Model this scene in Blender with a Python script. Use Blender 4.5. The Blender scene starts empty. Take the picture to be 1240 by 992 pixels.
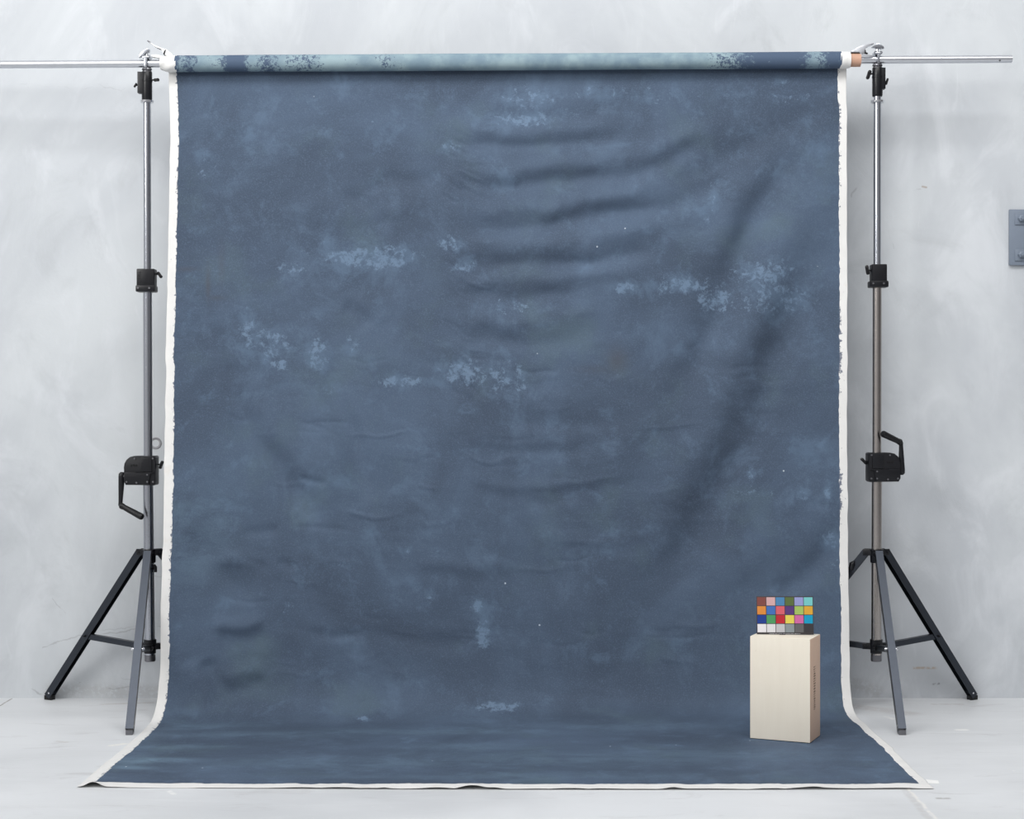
import bpy, bmesh, math, random
import numpy as np
from mathutils import Vector, Matrix
random.seed(7); rng = np.random.default_rng(11)
F, H, CX, CY = 2000.0, 1.6, 620.0, 496.0
COL = bpy.context.scene.collection

def P(px, py, d):
    return Vector(((px - CX) * d / F, d, H - (py - CY) * d / F))
def G(px, py, z=0.0):                      # point on the ground seen at a place in the photo
    d = (H - z) * F / (py - CY)
    return Vector(((px - CX) * d / F, d, z))
def lin(c):
    return tuple(((v / 255.0) / 12.92 if v <= 10 else ((v / 255.0 + 0.055) / 1.055) ** 2.4) for v in c) + (1.0,)

# ---------------------------------------------------------------- node helpers
class NT:
    def __init__(s, name):
        s.m = bpy.data.materials.new(name); s.m.use_nodes = True
        s.t = s.m.node_tree; s.b = s.t.nodes['Principled BSDF']
    def n(s, typ, **kw):
        o = s.t.nodes.new(typ)
        for k, v in kw.items(): setattr(o, k, v)
        return o
    def set(s, sock, v):
        if isinstance(v, bpy.types.NodeSocket): s.t.links.new(v, sock)
        else: sock.default_value = v
    def math(s, op, a, b=0.0, c=None, clamp=False):
        o = s.n('ShaderNodeMath', operation=op, use_clamp=clamp)
        s.set(o.inputs[0], a); s.set(o.inputs[1], b)
        if c is not None: s.set(o.inputs[2], c)
        return o.outputs[0]
    def mix(s, f, a, b, bt='MIX'):
        o = s.n('ShaderNodeMix', data_type='RGBA', blend_type=bt)
        s.set(o.inputs[0], f); s.set(o.inputs[6], a); s.set(o.inputs[7], b)
        return o.outputs[2]
    def coord(s, kind='Object'):
        return s.n('ShaderNodeTexCoord').outputs[kind]
    def mapping(s, vec, scale=(1, 1, 1), loc=(0, 0, 0), rot=(0, 0, 0)):
        o = s.n('ShaderNodeMapping'); s.set(o.inputs[0], vec)
        o.inputs['Scale'].default_value = scale; o.inputs['Location'].default_value = loc
        o.inputs['Rotation'].default_value = rot
        return o.outputs[0]
    def noise(s, vec, scale, detail=4, rough=0.55, dist=0.0):
        o = s.n('ShaderNodeTexNoise'); s.set(o.inputs['Vector'], vec)
        o.inputs['Scale'].default_value = scale; o.inputs['Detail'].default_value = detail
        o.inputs['Roughness'].default_value = rough; o.inputs['Distortion'].default_value = dist
        return o.outputs[0]
    def ss(s, x, a, b, lo=0.0, hi=1.0):
        o = s.n('ShaderNodeMapRange', interpolation_type='SMOOTHSTEP')
        s.set(o.inputs[0], x)
        for i, v in zip((1, 2, 3, 4), (a, b, lo, hi)): o.inputs[i].default_value = v
        return o.outputs[0]
    def attr(s, name):
        return s.n('ShaderNodeAttribute', attribute_name=name).outputs['Fac']
    def bump(s, h, strength, dist):
        o = s.n('ShaderNodeBump'); s.set(o.inputs['Height'], h)
        o.inputs['Strength'].default_value = strength; o.inputs['Distance'].default_value = dist
        s.t.links.new(o.outputs[0], s.b.inputs['Normal'])
    def out(s, col=None, rough=None, metal=None, spec=None):
        if col is not None: s.set(s.b.inputs['Base Color'], col)
        if rough is not None: s.set(s.b.inputs['Roughness'], rough)
        if metal is not None: s.set(s.b.inputs['Metallic'], metal)
        if spec is not None: s.set(s.b.inputs['Specular IOR Level'], spec)
        return s.m

def simple(name, rgb, rough=0.5, metal=0.0, var=0.06, scale=30, bump=0.0, spec=0.5):
    t = NT(name); c = t.coord(); nz = t.noise(c, scale, 4)
    a = lin(rgb); lo = tuple(v * (1 - var * 2) for v in a[:3]) + (1,); hi = tuple(min(1, v * (1 + var * 2)) for v in a[:3]) + (1,)
    col = t.mix(nz, lo, hi)
    if bump: t.bump(nz, bump, 0.002)
    return t.out(col, rough, metal, spec)

def segmask(t, x, y, a, b, w, soft=1.0):
    """mask of a thin mark running from a to b in the plane (x, y)"""
    dx, dy = b[0] - a[0], b[1] - a[1]; L2 = dx * dx + dy * dy
    px = t.math('SUBTRACT', x, a[0]); py = t.math('SUBTRACT', y, a[1])
    d = t.math('ADD', t.math('MULTIPLY', px, dx / L2), t.math('MULTIPLY', py, dy / L2), clamp=True)
    ex = t.math('SUBTRACT', px, t.math('MULTIPLY', d, dx)); ey = t.math('SUBTRACT', py, t.math('MULTIPLY', d, dy))
    r = t.math('SQRT', t.math('ADD', t.math('MULTIPLY', ex, ex), t.math('MULTIPLY', ey, ey)))
    return t.ss(r, w * 0.4, w * (1 + soft), 1.0, 0.0)

# ---------------------------------------------------------------- mesh helpers
def link(o, parent=None):
    COL.objects.link(o)
    if parent: o.parent = parent; o.matrix_parent_inverse = parent.matrix_world.inverted() if False else Matrix()
    return o
def obj(name, bm, mat, parent=None, smooth=True, origin=None):
    """everything is modelled in world space, then moved to its parent's space"""
    bmesh.ops.recalc_face_normals(bm, faces=bm.faces)
    me = bpy.data.meshes.new(name); o = bpy.data.objects.new(name, me)
    w = Vector((0, 0, 0))
    p = parent
    while p: w += p.location; p = p.parent
    c = Vector(origin) if origin is not None else (Vector((0, 0, 0)) if parent is None else w)
    bm.transform(Matrix.Translation(-c)); bm.to_mesh(me); bm.free()
    o.location = c - w
    me.materials.append(mat)
    if smooth:
        for f in me.polygons: f.use_smooth = True
        mark_sharp(me)
    return link(o, parent)
def mark_sharp(me, ang=0.6):
    b = bmesh.new(); b.from_mesh(me)
    for e in b.edges:
        e.smooth = not (len(e.link_faces) == 2 and e.calc_face_angle(0) > ang)
    b.to_mesh(me); b.free()
def box(bm, c, s, rot=None, bev=0.0):
    r = bmesh.ops.create_cube(bm, size=1.0); vs = r['verts']
    M = Matrix.Translation(Vector(c)) @ (rot.to_4x4() if rot is not None else Matrix()) @ Matrix.Diagonal((*s, 1))
    bmesh.ops.transform(bm, matrix=M, verts=vs)
    if bev > 0:
        es = list({e for v in vs for e in v.link_edges})
        bmesh.ops.bevel(bm, geom=es, offset=bev, segments=2, affect='EDGES', profile=0.6)
def frame(d, up=Vector((0, 0, 1))):
    d = d.normalized()
    if abs(d.dot(up)) > 0.98: up = Vector((0, 1, 0))
    x = up.cross(d).normalized(); y = d.cross(x).normalized()
    return x, y, d
def cyl(bm, p0, p1, r0, r1=None, seg=24, caps=True):
    r1 = r0 if r1 is None else r1
    lathe(bm, p0, p1, [(0, r0), (1, r1)], seg, caps)
def lathe(bm, p0, p1, prof, seg=24, caps=True):
    p0, p1 = Vector(p0), Vector(p1); x, y, d = frame(p1 - p0); rings = []
    for t, r in prof:
        c = p0.lerp(p1, t)
        rings.append([bm.verts.new(c + (x * math.cos(a) + y * math.sin(a)) * r) for a in [2 * math.pi * k / seg for k in range(seg)]])
    for A, B in zip(rings, rings[1:]):
        for k in range(seg):
            bm.faces.new((A[k], A[(k + 1) % seg], B[(k + 1) % seg], B[k]))
    if caps: bm.faces.new(rings[0][::-1]); bm.faces.new(rings[-1])
def pipe(bm, p0, p1, ro, ri, seg=40):     # open tube with a wall
    p0, p1 = Vector(p0), Vector(p1); x, y, d = frame(p1 - p0)
    def ring(c, r): return [bm.verts.new(c + (x * math.cos(2 * math.pi * k / seg) + y * math.sin(2 * math.pi * k / seg)) * r) for k in range(seg)]
    R = [ring(p0, ri), ring(p0, ro), ring(p1, ro), ring(p1, ri)]
    for i in range(4):
        A, B = R[i], R[(i + 1) % 4]
        for k in range(seg): bm.faces.new((A[k], A[(k + 1) % seg], B[(k + 1) % seg], B[k]))
def tube(bm, pts, r, seg=12):
    pts = [Vector(p) for p in pts]; rings = []; rr = r if isinstance(r, (list, tuple)) else [r] * len(pts)
    for i, p in enumerate(pts):
        d = (pts[min(i + 1, len(pts) - 1)] - pts[max(i - 1, 0)])
        x, y, _ = frame(d, Vector((0.1, 1, 0.05)))
        rings.append([bm.verts.new(p + (x * math.cos(2 * math.pi * k / seg) + y * math.sin(2 * math.pi * k / seg)) * rr[i]) for k in range(seg)])
    for A, B in zip(rings, rings[1:]):
        for k in range(seg): bm.faces.new((A[k], A[(k + 1) % seg], B[(k + 1) % seg], B[k]))
    bm.faces.new(rings[0][::-1]); bm.faces.new(rings[-1])
def prism(bm, pts, d0, d1, bev=0.0):       # outline in metres (x, z), depth from d0 to d1
    a = [bm.verts.new((x, d0, z)) for x, z in pts]; b = [bm.verts.new((x, d1, z)) for x, z in pts]
    n = len(pts); fs = [bm.faces.new(a), bm.faces.new(b[::-1])]
    for i in range(n): fs.append(bm.faces.new((a[i], b[i], b[(i + 1) % n], a[(i + 1) % n])))
    if bev > 0:
        es = [e for e in fs[0].edges] + [e for e in fs[1].edges]
        bmesh.ops.bevel(bm, geom=es, offset=bev, segments=2, affect='EDGES', profile=0.6)
def channel(bm, p0, p1, w, h, out, th=0.0025):
    """U-section steel bar from p0 to p1, web on the side 'out', open on the other"""
    p0, p1 = Vector(p0), Vector(p1); d = (p1 - p0).normalized()
    o = (out - d * out.dot(d)).normalized(); s = d.cross(o).normalized()
    sec = [(-w/2, -h/2), (-w/2, h/2), (w/2, h/2), (w/2, -h/2), (w/2-th, -h/2), (w/2-th, h/2-th), (-w/2+th, h/2-th), (-w/2+th, -h/2)]
    A = [bm.verts.new(p0 + s * a + o * b) for a, b in sec]; B = [bm.verts.new(p1 + s * a + o * b) for a, b in sec]
    n = len(sec)
    for i in range(n): bm.faces.new((A[i], A[(i + 1) % n], B[(i + 1) % n], B[i]))
    for R, rv in ((A, True), (B, False)):
        for q in ((0, 1, 6, 7), (1, 2, 5, 6), (2, 3, 4, 5)):
            vs = [R[i] for i in q]; bm.faces.new(vs[::-1] if rv else vs)
def thing(name, label, cat, loc, group=None):
    o = bpy.data.objects.new(name, None); COL.objects.link(o); o.location = loc
    o.empty_display_size = 0.1
    o['label'] = label; o['category'] = cat
    if group: o['group'] = group
    return o
def tag(o, label, cat, group=None):
    o['label'] = label; o['category'] = cat
    if group: o['group'] = group
    return o
def struct(o): o['kind'] = 'structure'; return o

# ---------------------------------------------------------------- materials
def concrete_wall():
    t = NT('plastered concrete'); c = t.coord(); sep = t.n('ShaderNodeSeparateXYZ'); t.set(sep.inputs[0], c)
    big = t.noise(t.mapping(c, (1, 1, 0.8)), 0.7, 5, 0.6, 0.6)
    med = t.noise(t.mapping(c, (1.2, 1, 0.7), (3, 1, 2), (0, 0.6, 0)), 2.6, 8, 0.62, 0.9)
    fine = t.noise(c, 45, 4, 0.6)
    base = t.mix(t.ss(big, 0.32, 0.68), lin((184, 188, 193)), lin((204, 208, 211)))
    base = t.mix(t.ss(med, 0.48, 0.74, 0, 0.5), base, lin((216, 219, 223)))
    base = t.mix(t.ss(t.noise(t.mapping(c, (1, 1, 1), (9, 4, 7)), 1.7, 7, 0.66, 1.3), 0.52, 0.72, 0, 0.38), base, lin((172, 176, 179)))
    sw = t.noise(t.mapping(c, (7, 1, 1.4), (2, 0, 5), (0, 0.75, 0)), 2.0, 6, 0.7, 1.2)      # trowel sweeps
    base = t.mix(t.ss(sw, 0.6, 0.75, 0, 0.16), base, lin((228, 230, 234)))
    base = t.mix(t.ss(fine, 0.6, 0.8, 0, 0.12), base, lin((160, 163, 168)))
    # hairline cracks, a rust line, smudges
    wn = t.math('MULTIPLY', t.math('SUBTRACT', t.noise(c, 3.0, 4), 0.5), 0.16)
    wm = t.math('MULTIPLY', t.math('SUBTRACT', t.noise(t.mapping(c, (1, 1, 1), (5, 5, 5)), 4.0, 5), 0.5), 0.16)
    x = t.math('ADD', sep.outputs[0], wn); z = t.math('ADD', sep.outputs[2], wm)
    br = t.ss(t.noise(c, 9, 3), 0.42, 0.6)
    def wp(px, py): q = P(px, py, DW); return (q.x, q.z)
    for a, b, w, s in (((55, 781), (100, 769), .003, .45), ((100, 769), (200, 757), .003, .5), ((105, 762), (195, 754), .002, .35),
                       ((98, 831), (200, 839), .003, .55), ((60, 728), (92, 748), .002, .4), ((130, 815), (160, 826), .003, .3),
                       ((40, 838), (52, 842), .003, .5), ((170, 700), (196, 694), .003, .3), ((1088, 233), (1118, 226), .002, .5),
                       ((5, 105), (150, 108), .002, .25), ((1030, 238), (1042, 215), .003, .4), ((1072, 255), (1086, 300), .002, .25)):
        m = segmask(t, x, z, wp(*a), wp(*b), w)
        base = t.mix(t.math('MULTIPLY', t.math('MULTIPLY', m, br), s * .65), base, lin((112, 112, 116)))
    for a, b, w, s, col in (((1106, 809), (1134, 809), .005, .5, (164, 132, 92)), ((1129, 829), (1137, 828), .004, .6, (84, 84, 88)),
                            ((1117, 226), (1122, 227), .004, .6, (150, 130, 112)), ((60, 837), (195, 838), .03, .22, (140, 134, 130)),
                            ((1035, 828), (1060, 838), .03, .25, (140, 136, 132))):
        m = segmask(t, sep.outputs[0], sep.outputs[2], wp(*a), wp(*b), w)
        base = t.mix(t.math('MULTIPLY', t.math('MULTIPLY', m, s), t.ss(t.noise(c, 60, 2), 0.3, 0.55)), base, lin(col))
    t.bump(t.math('ADD', t.math('MULTIPLY', med, 1.0), t.math('MULTIPLY', fine, 0.15)), 0.35, 0.012)
    return t.out(base, t.ss(med, 0.3, 0.7, 0.5, 0.75), 0, 0.35)

def concrete_floor():
    t = NT('painted concrete floor'); c = t.coord(); sep = t.n('ShaderNodeSeparateXYZ'); t.set(sep.inputs[0], c)
    big = t.noise(t.mapping(c, (0.6, 1.2, 1)), 1.0, 5, 0.6, 0.4)
    st = t.noise(t.mapping(c, (1.0, 5.0, 1), (4, 2, 0), (0, 0, 0.05)), 2.2, 8, 0.66, 0.5)
    fine = t.noise(c, 55, 5, 0.65)
    base = t.mix(t.ss(big, 0.32, 0.68), lin((206, 208, 210)), lin((219, 221, 223)))
    base = t.mix(t.ss(st, 0.5, 0.72, 0, 0.45), base, lin((221, 223, 225)))
    base = t.mix(t.ss(t.noise(t.mapping(c, (1.1, 3.4, 1), (1, 8, 0)), 2.4, 7, 0.68, 0.7), 0.56, 0.74, 0, 0.42), base, lin((172, 170, 170)))
    base = t.mix(t.ss(fine, 0.62, 0.78, 0, 0.2), base, lin((165, 160, 156)))
    base = t.mix(t.ss(t.noise(c, 24, 3, 0.5), 0.70, 0.76, 0, 0.45), base, lin((236, 236, 236)))
    wn = t.math('MULTIPLY', t.math('SUBTRACT', t.noise(c, 7.0, 3), 0.5), 0.03)
    x = t.math('ADD', sep.outputs[0], wn); y = sep.outputs[1]
    def gp(px, py): q = G(px, py); return (q.x, q.y)
    for a, b, w, s, col in (((1093, 948), (1150, 1010), .006, .8, (232, 230, 226)), ((1089, 948), (1140, 1010), .012, .3, (176, 170, 166)),
                            ((-20, 868), (14, 846), .004, .8, (120, 112, 104)), ((125, 853), (185, 851), .012, .4, (168, 158, 150)),
                            ((1036, 856), (1100, 864), .05, .35, (168, 160, 156)), ((1136, 967), (1148, 967), .010, .6, (140, 136, 134)),
                            ((1130, 853), (1165, 853), .012, .4, (156, 148, 144)), ((135, 903), (150, 901), .014, .8, (236, 234, 228)),
                            ((1160, 884), (1168, 884), .016, .8, (240, 240, 238)), ((1074, 868), (1082, 871), .012, .7, (238, 238, 236)),
                            ((206, 958), (210, 962), .008, .7, (238, 238, 236)), ((70, 898), (80, 899), .012, .3, (168, 160, 150))):
        m = segmask(t, x, y, gp(*a), gp(*b), w)
        base = t.mix(t.math('MULTIPLY', t.math('MULTIPLY', m, s), t.ss(t.noise(c, 30, 3), 0.3, 0.5)), base, lin(col))
    t.bump(t.math('ADD', st, t.math('MULTIPLY', fine, 0.3)), 0.15, 0.004)
    return t.out(base, t.ss(big, 0.3, 0.7, 0.38, 0.55), 0, 0.4)

def painted_canvas():
    t = NT('blue painted canvas'); c = t.coord()
    n1 = t.noise(t.mapping(c, (1, 1, 0.9)), 1.2, 6, 0.6, 0.7)
    n2 = t.noise(t.mapping(c, (1, 1, 1), (4, 4, 4)), 3.6, 9, 0.68, 0.5)
    n3 = t.noise(t.mapping(c, (1.0, 2, 3.2), (7, 1, 3)), 5, 8, 0.7, 0.4)
    hi = t.noise(t.mapping(c, (1, 1, 1), (2, 9, 1)), 26, 8, 0.78, 0.3)
    weave = t.noise(t.mapping(c, (1, 1, 1)), 160, 3, 0.7)
    base = t.mix(t.ss(n1, 0.34, 0.66), lin((65, 77, 94)), lin((77, 92, 112)))
    base = t.mix(t.ss(n2, 0.5, 0.72, 0, 0.4), base, lin((97, 117, 140)))
    base = t.mix(t.ss(t.noise(t.mapping(c, (1, 1, 1), (11, 2, 6)), 2.2, 6, 0.6), 0.52, 0.72, 0, 0.6), base, lin((80, 97, 108)))
    base = t.mix(t.ss(n3, 0.56, 0.76, 0, 0.40), base, lin((66, 78, 95)))
    base = t.mix(t.ss(weave, 0.45, 0.75, 0, 0.30), base, lin((108, 126, 148)))
    # worn, speckled lighter patches where the brush left them
    patch = t.attr('patch')
    k = t.math('ADD', t.math('MULTIPLY', hi, 1.0), t.math('MULTIPLY', patch, 0.27))
    m1 = t.ss(k, 0.70, 0.80, 0, 0.55)
    base = t.mix(m1, base, lin((118, 140, 164)))
    m0 = t.ss(t.math('ADD', t.noise(t.mapping(c, (1, 1, 1), (21, 3, 1)), 7, 8, 0.72, 0.3), t.math('MULTIPLY', patch, 0.16)), 0.53, 0.73, 0, 0.34)
    base = t.mix(m0, base, lin((100, 122, 146)))
    base = t.mix(t.math('MULTIPLY', t.attr('stroke'), t.ss(n3, 0.3, 0.6), clamp=True), base, lin((116, 142, 162)))
    base = t.mix(t.math('MULTIPLY', t.attr('brown'), 0.5, clamp=True), base, lin((76, 74, 76)))
    v = t.n('ShaderNodeTexVoronoi', feature='F1'); t.set(v.inputs['Vector'], c); v.inputs['Scale'].default_value = 6.0
    pick = t.n('ShaderNodeSeparateColor'); t.set(pick.inputs[0], v.outputs['Color'])
    dot = t.math('MULTIPLY', t.ss(v.outputs['Distance'], 0.018, 0.036, 1, 0), t.ss(pick.outputs[0], 0.70, 0.72))
    base = t.mix(t.math('MULTIPLY', dot, 0.75), base, lin((196, 206, 216)))
    t.bump(t.math('ADD', t.math('MULTIPLY', weave, 0.3), t.math('MULTIPLY', n3, 1.0)), 0.25, 0.006)
    return t.out(base, 0.78, 0, 0.22)

def roll_canvas():
    t = NT('pale teal painted canvas'); c = t.coord()
    a = t.attr('dark')
    sp = t.noise(t.mapping(c, (1, 1, 1)), 48, 7, 0.85)
    n = t.noise(c, 6, 6, 0.6)
    base = t.mix(t.ss(n, 0.35, 0.65), lin((112, 133, 146)), lin((140, 160, 167)))
    k = t.math('ADD', t.math('MULTIPLY', sp, 0.9), t.math('ADD', t.math('MULTIPLY', n, 0.35), t.math('MULTIPLY', a, 0.5)))
    base = t.mix(t.ss(k, 0.80, 0.86), base, lin((72, 88, 110)))
    base = t.mix(t.ss(t.noise(c, 60, 5, 0.7), 0.64, 0.72, 0, 0.45), base, lin((158, 178, 186)))
    t.bump(t.noise(c, 20, 5), 0.3, 0.004)
    return t.out(base, 0.7, 0, 0.3)

def raw_canvas():
    t = NT('primed white canvas'); c = t.coord()
    n = t.noise(c, 14, 6, 0.6)
    base = t.mix(n, lin((214, 213, 211)), lin((232, 231, 228)))
    fl = t.math('MULTIPLY', t.attr('inner'), 1.0)
    sp = t.noise(t.mapping(c, (1, 1, 1), (3, 3, 3)), 42, 5, 0.7)
    k = t.math('ADD', sp, t.math('MULTIPLY', fl, 0.22))
    base = t.mix(t.ss(k, 0.70, 0.76, 0, 0.9), base, lin((84, 92, 112)))
    base = t.mix(t.ss(t.noise(c, 9, 3), 0.62, 0.72, 0, 0.35), base, lin((214, 208, 200)))
    t.bump(t.noise(c, 50, 4), 0.3, 0.002)
    return t.out(base, 0.8, 0, 0.25)

def wood():
    t = NT('birch plywood'); c = t.coord()
    g = t.noise(t.mapping(c, (9, 9, 0.7)), 4, 6, 0.6, 0.3)
    n = t.noise(c, 5, 4)
    base = t.mix(g, lin((228, 219, 203)), lin((238, 231, 216)))
    base = t.mix(t.ss(n, 0.5, 0.8, 0, 0.3), base, lin((222, 209, 193)))
    base = t.mix(t.ss(t.noise(t.mapping(c, (1, 1, 2.2)), 16, 3), 0.74, 0.8, 0, 0.4), base, lin((170, 150, 128)))
    t.bump(g, 0.1, 0.001)
    return t.out(base, 0.55, 0, 0.3)

DW = 9.156
M_wall = concrete_wall(); M_floor = concrete_floor(); M_cloth = painted_canvas(); M_roll = roll_canvas(); M_raw = raw_canvas(); M_wood = wood()
M_chrome = simple('polished chrome', (178, 181, 188), 0.2, 1.0, 0.02, 12)
M_chrome_tinted = simple('chrome with painted reflections', (168, 162, 158), 0.2, 1.0, 0.04, 16)  # right stand's chrome, brownish reflections put into its colour
M_alu = simple('brushed aluminium', (212, 214, 219), 0.32, 1.0, 0.03, 25)
M_black = simple('black cast metal', (15, 16, 21), 0.36, 0.0, 0.10, 60, 0.2, .35)
M_plastic = simple('black plastic', (14, 14, 17), 0.42, 0.0, 0.06, 40, 0, .35)
M_leg = simple('black enamelled steel', (64, 68, 75), 0.36, 0.9, 0.05, 20)
M_bolt = simple('bright zinc bolt', (225, 226, 230), 0.25, 1.0, 0.02, 20)
M_darkchrome = simple('dull grey zinc', (120, 120, 124), 0.4, 0.9, 0.05, 40)
M_card = simple('brown cardboard tube', (190, 150, 128), 0.6, 0.0, 0.10, 20)
M_plate = simple('blue grey painted steel', (116, 126, 140), 0.5, 0.0, 0.05, 18, 0.15)
M_ink = simple('dark brown stencil ink', (92, 66, 50), 0.7, 0, 0.05, 20)
M_print = simple('pale print', (176, 176, 180), 0.6, 0, 0.03, 20)
M_board = simple('charcoal card', (52, 48, 52), 0.5, 0, 0.05, 30)
M_tape = simple('white tape', (240, 240, 238), 0.6, 0, 0.03, 20)
M_hole = simple('grey mortar plug', (150, 150, 154), 0.8, 0, 0.1, 60, 0.4)

# ---------------------------------------------------------------- the setting
bm = bmesh.new(); box(bm, (0, DW + 0.1, 3.5), (22, 0.2, 7.0)); w = obj('wall_back', bm, M_wall, None, False); struct(w)
bm = bmesh.new(); box(bm, (0, 3.2, -0.1), (22, 12.2, 0.2)); f = obj('floor', bm, M_floor, None, False); struct(f)
bm = bmesh.new(); q = P(188.5, 537, DW)                      # plugged form tie hole
lathe(bm, q + Vector((0, 0.02, 0)), q - Vector((0, 0.004, 0)), [(0, .034), (.8, .034), (1, .030), (.85, .024), (.80, .012)], 28)
obj('tie_hole', bm, M_hole, w)

# ---------------------------------------------------------------- painted backdrop
def smooth_noise(U, V, fu, fv, seed):
    r = np.random.default_rng(seed); g = r.standard_normal((int(fv) + 4, int(fu) + 4))
    x = U * fu; y = V * fv; i = np.floor(x).astype(int); j = np.floor(y).astype(int)
    a = x - i; b = y - j; a = a * a * a * (a * (a * 6 - 15) + 10); b = b * b * b * (b * (b * 6 - 15) + 10)
    return (g[j, i] * (1 - a) + g[j, i + 1] * a) * (1 - b) + (g[j + 1, i] * (1 - a) + g[j + 1, i + 1] * a) * b

BAR_D = 8.80
BAR_L = P(0, 78.2, BAR_D); BAR_R = P(1225, 71.5, BAR_D)
def bar_at(px):
    t = (px - 0.0) / 1225.0
    return BAR_L.lerp(BAR_R, t)
ROLL_R = 0.043

def catmull(pts, n):
    pts = np.array(pts, float); out = []
    Q = np.vstack([2 * pts[0] - pts[1], pts, 2 * pts[-1] - pts[-2]])
    for i in range(1, len(Q) - 2):
        for t in np.linspace(0, 1, 40, endpoint=False):
            p0, p1, p2, p3 = Q[i - 1], Q[i], Q[i + 1], Q[i + 2]
            out.append(0.5 * ((2 * p1) + (-p0 + p2) * t + (2 * p0 - 5 * p1 + 4 * p2 - p3) * t * t + (-p0 + 3 * p1 - 3 * p2 + p3) * t ** 3))
    out.append(pts[-1]); out = np.array(out)
    s = np.concatenate([[0], np.cumsum(np.linalg.norm(np.diff(out, axis=0), axis=1))]); s /= s[-1]
    u = np.linspace(0, 1, n)
    return np.stack([np.interp(u, s, out[:, k]) for k in range(out.shape[1])], 1)

NV, NU = 760, 520
TOPD = BAR_D + ROLL_R
zl, zr = bar_at(205).z, bar_at(1026).z
profL = catmull([(TOPD, zl), (TOPD - .004, 3.2), (8.775, 2.02), (8.69, 1.148), (8.61, .507), (8.575, .26), (8.525, .10), (8.42, .022), (8.25, .006), (7.8, .003), (6.985, .003)], NV)
profR = catmull([(TOPD, zr), (TOPD - .002, 3.2), (8.835, 2.02), (8.82, 1.148), (8.79, .507), (8.76, .25), (8.70, .075), (8.60, .015), (8.40, .006), (7.8, .003), (6.955, .003)], NV)
vv = np.linspace(0, 1, NV)
# columns: white margin, painted field, white margin
ML, MR, MF = 0.0128, 0.0118, 0.017
CM, RM = 14, 14
vs_painted = NV - RM
U0 = np.concatenate([np.linspace(0, ML, CM, endpoint=False), np.linspace(ML, 1 - MR, NU - 2 * CM), np.linspace(1 - MR, 1, CM + 1)[1:]])
NUc = len(U0); Ug, Vg = np.meshgrid(U0, vv)
ju = smooth_noise(Ug * 0 + .5, Vg, 2, 40, 3) * .0003 + smooth_noise(Ug * 0 + .5, Vg, 2, 220, 4) * .00035 + smooth_noise(Ug*0+.5, Vg, 2, 10, 41) * .0005
jv = smooth_noise(Ug * 0 + .5, Vg, 2, 38, 5) * .0004 + smooth_noise(Ug * 0 + .5, Vg, 2, 230, 6) * .00035 + smooth_noise(Ug*0+.5, Vg, 2, 9, 42) * .0006
wl = np.clip(1 - np.abs(Ug - ML) / ML, 0, 1); wr = np.clip(1 - np.abs(Ug - (1 - MR)) / MR, 0, 1)
floorish = np.clip((Vg - .76) / .1, 0, 1)
Uw = Ug + wl * (ju + .0025 * floorish) + wr * jv
# rows: last RM rows are the front margin
Vw = Vg.copy(); v_b = vv[vs_painted - 1]
tail = Vg >= v_b
Vw = np.where(tail, (1 - MF) + (Vg - v_b) / (1 - v_b) * MF, Vg / v_b * (1 - MF))
wf = np.clip(1 - np.abs(Vw - (1 - MF)) / MF, 0, 1)
Vw = Vw + wf * (smooth_noise(Ug, Vg * 0 + .5, 60, 2, 8) * .0008 + smooth_noise(Ug, Vg * 0 + .5, 220, 2, 9) * .0004)
def prof(P_, V): return np.interp(V, vv, P_[:, 0]), np.interp(V, vv, P_[:, 1])
dL, zL = prof(profL, Vw); dR, zR = prof(profR, Vw)
S = Uw * Uw * (3 - 2 * Uw)
D = dL * (1 - S) + dR * S; Z = zL * (1 - S) + zR * S
XL = -1.834; XR = 1.7945 - 0.018 * np.clip((Vw - .7) / .3, 0, 1)
# outer edges wander a little
el = smooth_noise(Vw, Vw * 0 + .5, 14, 2, 21) * .004 + smooth_noise(Vw, Vw * 0 + .5, 60, 2, 22) * .0015
er = smooth_noise(Vw, Vw * 0 + .5, 12, 2, 23) * .004 + smooth_noise(Vw, Vw * 0 + .5, 55, 2, 24) * .0015
Xx = (XL + el) * (1 - Uw) + (XR + er) * Uw
PX = CX + Xx * F / D; PY = CY + (H - Z) * F / D          # where each bit sits, used only to place folds and paint on the cloth
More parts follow.
